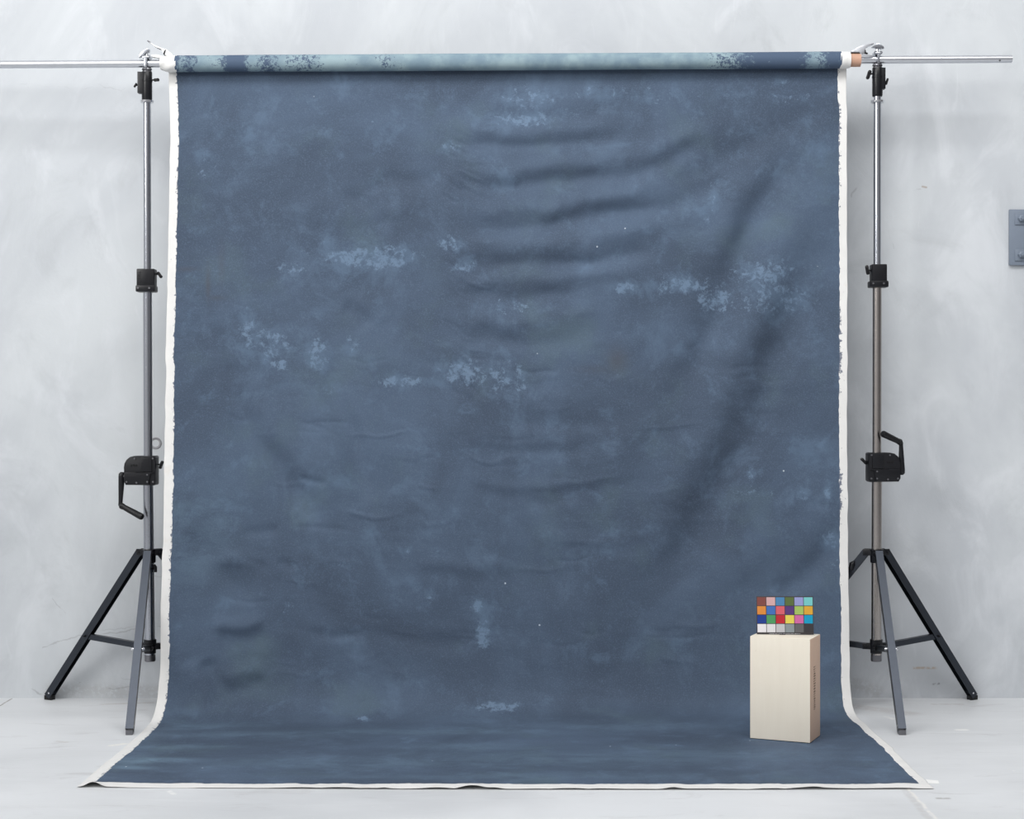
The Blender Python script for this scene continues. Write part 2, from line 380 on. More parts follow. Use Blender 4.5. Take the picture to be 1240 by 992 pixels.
# normals of the unfolded sheet
gz = np.gradient(Z, axis=0); gd = np.gradient(D, axis=0); L = np.sqrt(gz ** 2 + gd ** 2) + 1e-9
NY, NZ = gz / L, -gd / L                              # towards the camera / up
Hf = np.zeros_like(Xx)
WX = PX + smooth_noise(Uw*.999, Vw*.999, 9, 14, 61) * 3 + smooth_noise(Uw*.999, Vw*.999, 30, 45, 62) * 1.6
WY = PY + smooth_noise(Uw*.999, Vw*.999, 9, 16, 63) * 3 + smooth_noise(Uw*.999, Vw*.999, 34, 40, 64) * 1.8
AM = np.clip(1.0 + .22 * smooth_noise(Uw*.999, Vw*.999, 12, 18, 65), .25, 1.5)
def stroke(pts, sig, amp, taper=0.25, lo=None):
    global Hf
    pts = np.array(pts, float); seg = np.diff(pts, axis=0); ln = np.linalg.norm(seg, axis=1); tot = ln.sum(); acc = 0
    mnx, mny = pts.min(0) - 4 * sig; mxx, mxy = pts.max(0) + 4 * sig
    m = (PX > mnx) & (PX < mxx) & (PY > mny) & (PY < mxy)
    if not m.any(): return
    x = WX[m]; y = WY[m]; best = np.full(x.shape, 1e9); tt = np.zeros_like(x)
    for (a, s, l) in zip(pts[:-1], seg, ln):
        t = np.clip(((x - a[0]) * s[0] + (y - a[1]) * s[1]) / (l * l), 0, 1)
        d = np.hypot(x - a[0] - t * s[0], y - a[1] - t * s[1]); k = d < best
        best = np.where(k, d, best); tt = np.where(k, (acc + t * l) / tot, tt); acc += l
    w = np.clip(np.minimum(tt, 1 - tt) / taper, 0, 1); w = w * w * (3 - 2 * w)
    if taper <= 0: w = 1
    Hf[m] += 1.3 * AM[m] * amp * w * np.exp(-0.5 * (best / sig) ** 2)
def sp(pts, n=14):
    return catmull(pts, n)
# horizontal swags (ridges) right of the fold line, rising to the upper right
for pts, sig, amp in (
    ([(535, 150), (600, 160), (690, 156), (780, 146)], 7, .010), ([(535, 166), (600, 177), (690, 174), (760, 164)], 6, -.008),
    ([(530, 198), (600, 210), (700, 196), (820, 176), (900, 140)], 9, .013), ([(535, 218), (600, 228), (700, 214), (800, 198), (880, 160)], 7, -.011),
    ([(530, 250), (610, 256), (720, 240), (820, 214)], 9, .012), ([(535, 268), (620, 277), (720, 262), (820, 244), (920, 190)], 8, -.012),
    ([(530, 296), (620, 300), (720, 290), (820, 260)], 9, .011), ([(540, 314), (620, 322), (720, 318), (810, 296)], 7, -.010),
    ([(535, 338), (620, 342), (720, 334), (800, 318)], 8, .008), ([(540, 357), (630, 362), (720, 354)], 7, -.008),
    ([(530, 385), (600, 392), (690, 385), (740, 376)], 7, .007), ([(540, 404), (610, 414), (680, 412), (735, 402)], 7, -.008),
    ([(560, 122), (660, 128), (760, 118)], 8, .006), ([(420, 232), (500, 222), (545, 218)], 8, -.006),
    ([(330, 250), (420, 262), (520, 256)], 9, .005),
    ([(600, 505), (680, 512), (770, 500)], 7, -.004), ([(560, 590), (650, 598), (770, 582)], 8, -.003), ([(560, 580), (650, 588), (770, 572)], 5, .005),
    ([(500, 688), (560, 694), (625, 690)], 8, -.004), ([(500, 678), (560, 684), (625, 680)], 6, .005), ([(640, 640), (720, 652), (800, 640)], 8, .004),
    ([(560, 540), (660, 546), (740, 536)], 6, -.004), ([(560, 470), (640, 480), (760, 470)], 9, .004), ([(430, 765), (500, 775), (600, 770)], 8, -.005),
    # long diagonals falling from the top right corner
    ([(1012, 120), (960, 150), (905, 175), (850, 205), (790, 240)], 12, -.012), ([(1010, 140), (965, 180), (920, 220), (880, 275), (840, 340)], 17, .014),
    ([(1000, 150), (950, 200), (915, 262), (888, 330), (862, 395), (835, 450), (780, 515)], 15, -.026),
    ([(1004, 170), (980, 250), (940, 340), (905, 420), (880, 500), (845, 570), (805, 640), (770, 700)], 24, .031),
    ([(990, 250), (972, 330), (950, 410), (928, 455), (905, 532), (872, 580), (846, 632), (806, 700), (772, 762)], 19, -.037),
    ([(1018, 560), (960, 620), (900, 670), (850, 720)], 18, .012), ([(1020, 655), (975, 692), (930, 730)], 12, -.014), ([(1022, 600), (985, 640), (940, 680)], 14, .009),
    ([(860, 385), (820, 460), (760, 530), (700, 590)], 16, .008),
    # left side
    ([(226, 300), (262, 420), (286, 478), (321, 547), (356, 600), (400, 660)], 12, -.018), ([(240, 300), (290, 420), (330, 500), (370, 560), (430, 640)], 15, .016),
    ([(215, 130), (250, 240), (275, 330)], 14, -.007), ([(215, 400), (246, 500), (290, 590), (330, 640)], 14, .007),
    ([(400, 430), (428, 536), (440, 582), (470, 612)], 10, -.015), ([(410, 440), (450, 530), (480, 580)], 12, .008),
    ([(410, 236), (440, 250), (472, 285)], 7, -.008), ([(415, 368), (432, 382), (450, 402)], 6, -.007), ([(430, 360), (450, 375), (470, 395)], 7, .005),
    ([(225, 640), (265, 690), (308, 740)], 12, -.014), ([(240, 690), (280, 680), (318, 690)], 8, .007), ([(255, 755), (290, 758), (325, 752)], 6, .010),
    ([(262, 770), (300, 772), (330, 764)], 9, -.006), ([(248, 795), (262, 825), (277, 855)], 10, -.014), ([(225, 800), (244, 830), (262, 856)], 9, .012),
    ([(272, 842), (295, 832), (330, 822)], 9, -.010), ([(270, 826), (300, 815), (330, 806)], 8, .010),
    ([(290, 680), (310, 684), (326, 687)], 5, -.004), ([(335, 680), (350, 684), (362, 687)], 4, -.006), ([(295, 640), (315, 645), (340, 643)], 5, -.005),
    ([(360, 510), (380, 517), (405, 528)], 3, -.004), ([(358, 578), (375, 584), (395, 592)], 3, -.004), ([(370, 760), (400, 768), (450, 765)], 5, -.005),
    ([(1015, 608), (985, 610), (960, 606)], 4, -.003)):
    stroke(sp(pts), sig, amp)
# fine diagonal puckers along the old fold at the middle
for k in range(75):
    y = random.choice([165, 222, 285, 330, 400, 440]) + random.uniform(-20, 20); x = 536 + random.uniform(-4, 22); l = random.uniform(18, 55)
    stroke([(x, y), (x + l * .6, y + l * .38), (x + l, y + l * .5)], random.uniform(1.1, 1.8), random.choice([-1, 1]) * random.uniform(.0010, .0022))
for k in range(90):
    x = random.uniform(240, 980); y = random.uniform(420, 840); l = random.uniform(25, 90)
    stroke([(x, y), (x + l * .5, y + random.uniform(1, 7)), (x + l, y + random.uniform(-5, 6))], random.uniform(1.6, 3.2), random.choice([-1, 1]) * random.uniform(.0007, .0024))
Vn = Vw * .999; Un = Uw * .999
fall = np.clip((Vn - .01) / .05, 0, 1); onfl = np.clip((Vn - .74) / .04, 0, 1)
Hf += fall * (1 - .8 * onfl) * (smooth_noise(Un, Vn, 5, 8, 31) * .0045 + smooth_noise(Un, Vn, 9, 26, 32) * .0022 + smooth_noise(Un, Vn, 22, 75, 33) * .00075 + smooth_noise(Un, Vn, 60, 160, 34) * .0002)
Hf += onfl * (np.abs(smooth_noise(Un, Vn, 7, 60, 35)) * .0022 + np.abs(smooth_noise(Un, Vn, 20, 110, 36)) * .0008)
Hf *= np.clip(Vn / .03, 0, 1) * (1 - .75 * np.clip(1 - np.minimum(Un, 1 - Un) / .03, 0, 1))
Y3 = D - np.abs(NY) * Hf - .025 * 4 * Uw * (1 - Uw) * np.clip((Vw - .8) / .2, 0, 1); Z3 = Z + np.abs(NZ) * Hf
# front hem lifts off the floor here and there
ed = np.clip((Vw - .975) / .025, 0, 1) ** 2
lift = np.abs(smooth_noise(Un, Vn * 0 + .5, 26, 2, 51)) * .002 + .0005
for x0, wd, am in ((572, 12, .012), (600, 6, .005), (466, 4, .003), (815, 7, .007), (988, 10, .006), (530, 14, .003), (113, 7, .022)):
    lift = lift + am * np.exp(-.5 * ((PX - x0) / wd) ** 2)
Z3 += ed * lift
Z3 = np.maximum(Z3, .0026)

PATCHES = [  # x, y, rx, ry, strength: where the paint is worn lighter
 (450, 312, 60, 14, 1.0), (352, 325, 16, 14, .8), (395, 300, 40, 10, .5), (300, 398, 10, 24, .9), (330, 420, 26, 22, .8), (338, 442, 12, 9, .9), (385, 430, 13, 18, 1.0), (425, 416, 12, 14, .7),
 (486, 462, 34, 8, .9), (395, 472, 30, 7, .6), (560, 452, 28, 17, 1.0), (605, 455, 22, 18, .9), (630, 460, 12, 18, .8), (640, 485, 14, 8, .5), (545, 295, 14, 10, .9), (565, 322, 20, 9, .8),
 (640, 118, 36, 14, .8), (635, 145, 40, 10, .9), (690, 135, 14, 10, .7), (735, 112, 40, 10, .7), (790, 118, 44, 14, .6), (860, 122, 46, 12, .5), (955, 115, 26, 10, .6), (945, 100, 16, 6, .7),
 (860, 235, 9, 28, .7), (855, 262, 8, 10, .7), (830, 345, 36, 10, 1.0), (810, 348, 20, 8, .9), (755, 348, 18, 8, .9), (868, 362, 24, 18, .9), (930, 330, 42, 16, .9), (940, 362, 46, 26, .8), (965, 325, 22, 8, .6),
 (620, 370, 34, 9, .7), (600, 388, 20, 6, .6), (545, 178, 12, 8, .8), (618, 215, 12, 12, .6), (250, 205, 20, 14, .6), (245, 190, 10, 10, .7), (315, 120, 14, 10, .4), (375, 130, 16, 12, .5), (445, 145, 34, 12, .45),
 (585, 770, 9, 20, 1.1), (580, 733, 11, 10, 1.0), (522, 724, 7, 8, .8), (605, 856, 30, 7, 1.0), (350, 735, 9, 9, .8), (413, 190, 6, 4, .5), (910, 578, 4, 14, .8), (910, 597, 26, 4, .8), (972, 600, 8, 7, 1.0),
 (1002, 598, 5, 9, 1.0), (1005, 655, 9, 12, .9), (978, 540, 16, 12, .6), (986, 455, 10, 18, .5), (1010, 690, 8, 16, .6), (940, 715, 8, 7, .7), (735, 672, 12, 8, .6), (500, 668, 40, 6, .5), (440, 870, 8, 3, 1.0),
 (985, 150, 18, 26, .4), (905, 750, 20, 12, .3), (235, 410, 14, 20, .4), (415, 685, 14, 6, .5), (700, 700, 50, 10, .2), (890, 650, 22, 14, .3), (265, 170, 20, 9, .4), (520, 130, 40, 16, .3)]
Pm = np.zeros_like(Xx)
for x, y, rx, ry, s in PATCHES:
    Pm = np.maximum(Pm, s * np.exp(-.5 * (((PX - x) / rx) ** 2 + ((PY - y) / ry) ** 2) ** 1.4))
Pm *= 1.0
Sm = np.zeros_like(Xx)
for x, y, rx, ry, s in ((190, 922, 32, 2.2, .7), (205, 905, 50, 2, .3), (160, 930, 20, 2, .5), (300, 890, 90, 3, .25), (520, 886, 120, 3, .25), (750, 880, 80, 3, .2), (700, 920, 160, 6, .22), (430, 925, 140, 5, .25), (230, 880, 60, 3, .25),
                        (250, 640, 30, 40, .16), (232, 675, 22, 26, .2), (900, 915, 90, 6, .2), (560, 905, 60, 3, .2), (640, 940, 220, 3, .2)):
    Sm = np.maximum(Sm, s * np.exp(-.5 * ((PX - x) / rx) ** 2 - .5 * ((PY - y) / ry) ** 2))
Bm = np.zeros_like(Xx)
for x, y, rx, ry, s in ((747, 436, 9, 12, .8), (252, 345, 2, 14, .9), (262, 361, 8, 2, .6), (268, 320, 3, 18, .4), (225, 326, 10, 2, .6), (725, 447, 22, 4, .4)):
    Bm = np.maximum(Bm, s * np.exp(-.5 * ((PX - x) / rx) ** 2 - .5 * ((PY - y) / ry) ** 2))
# flecks of paint on the inner half of the border
inn = np.zeros_like(Xx)
inn = np.maximum(inn, np.clip(Ug / ML, 0, 1) ** 3 * (Ug <= ML + 1e-6)); rr_ = np.clip((1 - Ug) / MR, 0, 1) ** 1.6 * (Ug >= 1 - MR - 1e-6)
strong = .45 + .8 * np.exp(-.5 * ((PY - 180) / 50) ** 2) + .9 * np.exp(-.5 * ((PY - 425) / 38) ** 2) + 1.0 * np.exp(-.5 * ((PY - 608) / 28) ** 2)
inn = np.maximum(inn, rr_ * strong)
inn = np.where(Vg >= v_b, inn * .15, inn)

backdrop = thing('painted_backdrop', 'large blue painted canvas backdrop with white borders hanging from a roll and sweeping onto the floor', 'backdrop', (-0.02, 8.6, 0))
def grid_obj(name, mask, mat, parent, attrs):
    idx = -np.ones(Xx.size, int); fi = []
    R, C = np.nonzero(mask)
    a = R * NUc + C; quads = np.stack([a, a + NUc, a + NUc + 1, a + 1], 1)
    used = np.unique(quads); idx[used] = np.arange(len(used)); quads = idx[quads]
    co = np.stack([Xx.ravel()[used], Y3.ravel()[used], Z3.ravel()[used]], 1) - np.array(parent.location)
    me = bpy.data.meshes.new(name); me.vertices.add(len(used)); me.vertices.foreach_set('co', co.astype(np.float32).ravel())
    n = len(quads); me.loops.add(n * 4); me.polygons.add(n)
    me.loops.foreach_set('vertex_index', quads.astype(np.int32).ravel())
    me.polygons.foreach_set('loop_start', np.arange(0, n * 4, 4, dtype=np.int32))
    me.polygons.foreach_set('use_smooth', np.ones(n, bool))
    me.update(calc_edges=True); me.validate()
    for k, v in attrs.items():
        at = me.attributes.new(k, 'FLOAT', 'POINT'); at.data.foreach_set('value', v.ravel()[used].astype(np.float32))
    me.materials.append(mat); o = bpy.data.objects.new(name, me); link(o, parent)
    return o
fm = np.zeros((NV - 1, NUc - 1), bool); fm[:vs_painted - 1, CM:NUc - 1 - CM] = True
def thick(o):
    m = o.modifiers.new('thickness', 'SOLIDIFY'); m.thickness = .0015; m.offset = -1 ; m.use_rim = True
cl = grid_obj('cloth', fm, M_cloth, backdrop, {'patch': Pm, 'stroke': Sm, 'brown': Bm}); cl['label'] = 'blue mottled painted cloth'
bo = grid_obj('border', ~fm, M_raw, backdrop, {'inner': inn}); bo['label'] = 'white unpainted canvas border'
thick(bo)
# the roll on its tube
def roll_mesh(px0, px1, r, n, spiral, white=False, seed=1):
    p0, p1 = bar_at(px0), bar_at(px1); b = bmesh.new(); seg = 48; rings = []; rr = random.Random(seed)
    ph = [rr.uniform(0, 6) for _ in range(6)]
    for i in range(n + 1):
        t = i / n; c = p0.lerp(p1, t); ring = []
        for k in range(seg):
            a = 2 * math.pi * k / seg
            w_ = 1 + .014 * math.sin(t * 9 + a * 2 + ph[0]) + .010 * math.sin(t * 23 + a * 3 + ph[1]) + (.05 * math.sin(t * 5 + a * 2 + ph[2]) + .03 * math.sin(a * 5 + t * 7 + ph[3]) if white else 0)
            lip = spiral * (((a + .9) % (2 * math.pi)) / (2 * math.pi))
            R_ = r(t) * w_ + lip
            ring.append(b.verts.new(c + Vector((0, math.cos(a) * R_, math.sin(a) * R_))))
        rings.append(ring)
    for A, B in zip(rings, rings[1:]):
        for k in range(seg): b.faces.new((A[k], A[(k + 1) % seg], B[(k + 1) % seg], B[k]))
    for R_, e in ((rings[0], p0), (rings[-1], p1)):                # stepped spiral of layers on the end
        c = b.verts.new(e)
        for k in range(seg): b.faces.new((R_[k], R_[(k + 1) % seg], c))
    return b
rb = roll_mesh(213, 1018, lambda t: .0425, 260, .003)
ro = obj('roll', rb, M_roll, backdrop); ro['label'] = 'pale teal and blue speckled rolled up cloth'
at = ro.data.attributes.new('dark', 'FLOAT', 'POINT'); vals = []
for v in ro.data.vertices:
    X = v.co.x + ro.location.x + backdrop.location.x; px = CX + X * F / BAR_D
    kx = np.interp(px, [213, 218, 232, 245, 268, 282, 292, 305, 325, 345, 385, 400, 440, 470, 500, 560, 800, 850, 880, 905, 930, 965, 985, 1000, 1018],
                   [.8, .3, .5, .15, .22, .75, .8, .2, .45, .25, .3, .0, .12, .3, .05, -.2, -.1, .15, .3, .6, .7, .75, .25, .55, .9])
    vals.append(kx + (.03 if px < 520 else 0))
at.data.foreach_set('value', vals)
for nm, a, b_, r, s in (('roll_end', 194.5, 214.5, lambda t: .0420 - .012 * (1 - t) ** 3, 3), ('roll_end', 1016.5, 1029, lambda t: .0425 - .002 * t * t, 5)):
    e = obj(nm, roll_mesh(a, b_, r, 10, .003, a < 500, s), M_raw, backdrop); e['label'] = 'white canvas end of the roll'
    at = e.data.attributes.new('inner', 'FLOAT', 'POINT')
b = bmesh.new(); pipe(b, bar_at(205), bar_at(1041.5), .0370, .0225); 
o = obj('core_tube', b, M_card, backdrop); o['label'] = 'brown cardboard core tube'

# ---------------------------------------------------------------- crossbar
b = bmesh.new(); pipe(b, bar_at(-90), bar_at(1225), .0205, .0185, 32)
cb = obj('crossbar', b, M_alu, None, True, origin=bar_at(-90))
tag(cb, 'long silver aluminium crossbar running through the backdrop roll and past both stands', 'crossbar')
b = bmesh.new(); q = bar_at(1209.5); cyl(b, q + Vector((0, -.0206, -.012)), q + Vector((0, -.0170, -.0105)), .005, None, 12)
o = obj('hole_rim', b, M_darkchrome, cb)
# ---------------------------------------------------------------- stands
SD = BAR_D
def stand(side):
    Lf = side < 0; m = side                                   # m: direction away from the backdrop
    d = SD
    xs = (lambda y: np.interp(y, [60, 120, 560, 700, 800], [178, 178, 179, 181.2, 181.8])) if Lf else (lambda y: np.interp(y, [60, 120, 560, 700, 800], [1062.5, 1062.5, 1062, 1061.5, 1061]))
    A = lambda y, dx=0, dd=0: P(float(xs(y)) + dx, y, d + dd)
    s = d / F
    base = A(800); base.z = 0
    T = thing('wind_up_stand', 'chrome wind-up tripod stand left of the backdrop, its crank hanging down' if Lf else
              'chrome wind-up tripod stand right of the backdrop, its crank pointing up', 'stand', base, 'wind-up stands holding the crossbar')
    # telescoping tubes
    b = bmesh.new(); cyl(b, A(92), A(345), .0195, None, 32); o = obj('upper_tube', b, M_chrome, T)
    b = bmesh.new(); cyl(b, A(335), A(583), .0232, None, 32); obj('middle_tube', b, M_chrome if Lf else M_chrome_tinted, T)
    b = bmesh.new(); cyl(b, A(560), A(800), .0268, None, 32); pass
    lo = obj('lower_tube', b, M_chrome if Lf else M_chrome_tinted, T)
    b = bmesh.new(); lathe(b, A(793), A(801), [(0, .0285), (.9, .0285), (1, .025)], 28); o = obj('end_cap', b, M_darkchrome, lo)
    b = bmesh.new(); cyl(b, A(122), A(124.5), .036, .034, 32); obj('washer', b, M_bolt, T)
    # top socket
    b = bmesh.new()
    y0, y1, ys = (86.5, 121.5, 113) if Lf else (81.5, 117, 108)
    xc = float(xs(100))
    lathe(b, P(xc, y0, d), P(xc, y1, d), [(0, .024), (.04, .0275), (.3, .0275), (.31, .029), (.36, .029), (.37, .0275), (.95, .0275), (1, .025)], 32)
    sx = -1 if Lf else 1
    xa, xb = (xc - 10.8 if Lf else xc + .0), (xc - .0 if Lf else xc + 9.0)
    pts = [P(xa, y0 + 1, d), P(xb, y0 + 1, d), P(xb, ys + (2 if Lf else 0), d), P(xa, ys + (0 if Lf else 2), d)]
    prism(b, [(p.x, p.z) for p in pts], d - .021, d + .021, .004)
    sock = obj('top_socket', b, M_black, T)
    def wing(parent, cx, cy, ang, ln, wd, stem, name='wing_knob'):
        """wing bolt: stem out of the collar with a flat rounded wing on its end"""
        b = bmesh.new(); c = P(cx, cy, d); dirv = Vector((math.cos(ang), 0, math.sin(ang))); n = Vector((0, 1, 0)); ux = dirv.cross(n)
        ring = []
        k = 20
        for q in range(k):
            a = 2 * math.pi * q / k
            ring.append((dirv * math.cos(a) * ln / 2 + ux * math.sin(a) * wd / 2 * (1 + .35 * math.cos(2 * a))))
        va = [b.verts.new(c + v - n * .006) for v in ring]; vb = [b.verts.new(c + v + n * .006) for v in ring]
        vc = [b.verts.new(c + v * .7 - n * .010) for v in ring]; vd = [b.verts.new(c + v * .7 + n * .010) for v in ring]
        b.faces.new(vc); b.faces.new(vd[::-1])
        for U, V in ((vc, va), (va, vb), (vb, vd)):
            for q in range(k): b.faces.new((U[q], U[(q + 1) % k], V[(q + 1) % k], V[q]))
        e = P(stem[0], stem[1], d); cyl(b, e, c, .0045, None, 12)
        return obj(name, b, M_plastic, parent)
    if Lf:
        wing(sock, 189.5, 96.8, .1, .030, .022, (183, 97)); wing(sock, 164, 103.3, 1.0, .026, .012, (168, 103))
    else:
        wing(sock, 1052, 90.5, 1.25, .050, .026, (1057, 89)); wing(sock, 1074, 98.8, 1.3, .036, .015, (1070, 99.5))
    # middle collar
    b = bmesh.new(); cy0 = 326 if Lf else 320.5; x0 = (167 if Lf else 1054.5); x1 = (188.5 if Lf else 1072.5); fx0, fx1 = (166, 189.3) if Lf else (1052.2, 1074.2)
    def rbox(b, xa, ya, xb, yb, dp, r=.006):
        p, q = P(xa, yb, d), P(xb, ya, d)
        box(b, ((p.x + q.x) / 2, d, (p.z + q.z) / 2), (q.x - p.x, dp, q.z - p.z), None, r)
    rbox(b, x0, cy0, x1, cy0 + 24, .075); rbox(b, fx0, cy0 + 20, fx1, cy0 + 28, .088, .008)
    for q in (2, 4.2, 6.4, 8.6, 10.8, 13):                   # ribs on the flank
        rbox(b, (x0 + 1) if Lf else (x1 - 5), cy0 + 2 + q, (x0 + 5) if Lf else (x1 - 1), cy0 + 3 + q, .079, .0008)
    col = obj('collar', b, M_black, T)
    for q in (.14, .72):
        b = bmesh.new(); c = P(fx0 + (fx1 - fx0) * q, cy0 + 23.5, d); cyl(b, (c.x, d - .047, c.z), (c.x, d - .042, c.z), .005, None, 12)
        obj('screw', b, M_darkchrome, col)
    if Lf: wing(col, 193.3, 333, -.95, .038, .022, (187, 331))
    else: wing(col, 1050.3, 327, -1.4, .052, .024, (1056, 328))
    # winch housing
    b = bmesh.new(); hy = 552 if Lf else 548
    def hp(dx, dy): return P((190.5 - dx) if Lf else (1050 + dx), hy + dy, d)
    out = [hp(0, 1.5), hp(1.5, 0), hp(26, 0), hp(31, 1.2), hp(35, 4.5), hp(37.5, 9), hp(38, 14), hp(38, 31), hp(36, 35), hp(1.5, 35.5), hp(0, 34)]
    pts = [(p.x, p.z) for p in out]
    prism(b, pts, d - .048, d + .045, .005)
    lowc = [hp(1, 19.5), hp(12, 19.5), hp(15, 20.8), hp(22, 20.8), hp(24, 19.5), hp(36, 19.5), hp(37.5, 23), hp(37.5, 31), hp(35, 34.5), hp(7, 34.5), hp(6.5, 21), hp(1, 21)]
    prism(b, [(p.x, p.z) for p in lowc], d - .060, d - .04, .003)
    rib = [hp(4, 1.5), hp(17, 1.5), hp(17, 19), hp(4, 19)]
    prism(b, [(p.x, p.z) for p in rib], d - .056, d - .04, .004)
    h = obj('winch', b, M_black, T)
    for dx, dy in ((3, 3), (25, 3), (9, 31), (34, 31), (9, 22.5), (2.2, 31), (22, 32)):
        b = bmesh.new(); c = hp(dx, dy); cyl(b, (c.x, d - .066 if dy > 20 else d - .054, c.z), (c.x, d - .045, c.z), .0045, None, 12)
        obj('screw', b, M_darkchrome, h)
    b = bmesh.new(); c = hp(21, 12)
    for q in range(-1, 2):                                 # little embossed badge, oval links
        cc = hp(26 + q * 3.0, 11.5); lathe(b, (cc.x, d - .0495, cc.z), (cc.x, d - .047, cc.z), [(0, .005), (.6, .006), (1, .006)], 14)
    obj('badge', b, M_plastic, h)
    # crank
    b = bmesh.new()
    if Lf:
        ax, a0, a1, g1 = (148.5, 576.5), (147.5, 574), (145.8, 612), (172.5, 626.5)
    else:
        ax, a0, a1, g1 = (1089.5, 571), (1092.0, 573), (1091, 536), (1068.5, 525)
    cdp = d - .02
    c0 = P(*ax, cdp); e = hp(36, 25); cyl(b, (e.x, cdp, c0.z), P(ax[0] + (0 if Lf else 0), ax[1], cdp), .009, None, 20)
    obj('crank_axle', b, M_bolt, h)
    b = bmesh.new(); q0, q1 = P(*a0, cdp), P(*a1, cdp); tube(b, [q0.lerp(q1, t) for t in (-.06, 0, .1, .5, .9, 1, 1.05)], [.008, .0165, .0175, .0145, .0110, .0120, .006], 14)
    bmesh.ops.scale(b, vec=(1, .75, 1), space=Matrix.Translation((0, -cdp, 0)), verts=b.verts)
    obj('crank_arm', b, M_black, h)
    b = bmesh.new(); q0 = P(*a1, cdp - .012); q1 = P(*g1, cdp - .075); lathe(b, q0, q1, [(0, .011), (.04, .0165), (.12, .0165), (.14, .0145), (.85, .0175), (.96, .0175), (1, .014)], 24)
    obj('crank_grip', b, M_plastic, h)
    if Lf: wing(h, 195.3, 563, 1.25, .046, .022, (189, 562))
    else: wing(h, 1046, 558.5, 2.35, .044, .022, (1052, 560))
    # upper hub
    hx = float(xs(672)); b = bmesh.new(); lathe(b, P(hx, 665, d), P(hx, 681.5, d), [(0, .036), (.12, .038), (.18, .034), (.9, .034), (1, .032)], 32)
    fx = thing_pts = None
    if Lf: feet = [G(59.5, 847.2), G(157, 889.5), None]
    else: feet = [G(1178, 847.2), G(1092, 889.5), None]
    hub = P(hx, 667.5, d); hub2 = P(float(xs(785)), 783, d)
    mirror = feet[0].copy(); mirror.x = 2 * hub.x - feet[0].x + (.04 if Lf else -.04); mirror.y = 9.07; feet[2] = mirror
    lugs = []
    for ft in feet:
        dv = Vector((ft.x - hub.x, ft.y - hub.y, 0)).normalized(); ang = math.atan2(dv.y, dv.x)
        R = Matrix.Rotation(ang, 3, 'Z'); c = hub + dv * .045 - Vector((0, 0, 0.006)); lugs.append((dv, R, ang))
        for sgn in (-1, 1):
            box(b, c + R @ Vector((0, sgn * .020, 0)), (.05, .005, .034), R, .0015)
        cyl(b, c + dv * .010 + R @ Vector((0, -.027, 0)), c + dv * .010 + R @ Vector((0, .027, 0)), .0055, None, 12)
    obj('upper_hub', b, M_black, T)
    b = bmesh.new(); h2 = P(float(xs(780)), 774.5, d); lathe(b, h2, P(float(xs(790)), 791, d), [(0, .033), (.5, .034), (.55, .031), (1, .031)], 28)
    for dv, R, ang in lugs:
        c = hub2 + dv * .045
        for sgn in (-1, 1): box(b, c + R @ Vector((0, sgn * .018, 0)), (.05, .005, .030), R, .0015)
        cyl(b, c + dv * .012 + R @ Vector((0, -.026, 0)), c + dv * .012 + R @ Vector((0, .026, 0)), .006, None, 12)
    obj('lower_hub', b, M_black, T)
    for i, (ft, (dv, R, ang)) in enumerate(zip(feet, lugs)):
        top = hub + dv * .055 - Vector((0, 0, .004)); bot = ft + Vector((0, 0, .020))
        dirn = (bot - top).normalized(); outv = dv.copy()
        bot2 = bot + dirn * 0.0
        b = bmesh.new(); channel(b, top, bot2, .039, .040, outv)
        leg = obj('leg', b, M_leg, T)
        b = bmesh.new()                                      # shoe at the foot
        Rf = Matrix.Rotation(ang, 3, 'Z')
        e = bot + dirn * -.012; 
        zv = (bot - top).normalized(); o_ = (outv - zv * outv.dot(zv)).normalized(); s_ = zv.cross(o_)
        M3 = Matrix((s_, o_, zv)).transposed()
        box(b, ft + Vector((0, 0, .0125)) - dv * .004, (.050, .034, .025), Rf, .002)
        prism_foot = obj('foot', b, M_plastic if i != 1 else M_darkchrome, leg)
        b = bmesh.new(); cyl(b, e - s_ * .021 - zv * .012, e + s_ * .021 - zv * .012, .005, None, 12); obj('rivet', b, M_bolt, leg)
        # brace from the sliding hub to the leg
        t = np.interp(0.40, [0, 1], [1, 0]) if False else 0.575
        tgt = top.lerp(bot, t if i != 1 else .56)
        src = hub2 + dv * .055
        b = bmesh.new(); channel(b, src, tgt - o_ * .004, .028, .030, Vector((0, 0, 1)), .002)
        brc = obj('brace', b, M_leg, T)
        b = bmesh.new(); cyl(b, tgt - s_ * .0275, tgt + s_ * .0275, .0065 if i == 1 else .005, None, 12)
        for sg in (-1, 1):
            cyl(b, tgt + s_ * sg * .026, tgt + s_ * sg * .034, .010 if i == 1 else .006, .006 if i == 1 else .004, 14)
        obj('bolt', b, M_bolt if i == 1 else M_black, leg)
    # small locking lever under the hub
    b = bmesh.new()
    if Lf:
        lathe(b, P(float(xs(688)), 686.5, d), P(float(xs(688)), 689.5, d), [(0, .031), (1, .031)], 28); tube(b, [P(186.5, 684, d - .01), P(188, 687, d - .012), P(188.5, 693, d - .012)], [.007, .010, .008], 12)
        obj('lock_lever', b, M_black, T)
    else:
        q = P(1031.5, 686, SD + .05); tube(b, [P(1034, 680.5, SD + .03), P(1032, 683, SD + .03), P(1030, 690, SD + .03)], [.008, .016, .012], 12)
        cyl(b, P(1034, 680.5, SD + .03), P(1038, 680, SD + .04), .008, None, 10)
        obj('lock_lever', b, M_black, T)
    return T
stL = stand(-1); stR = stand(1)

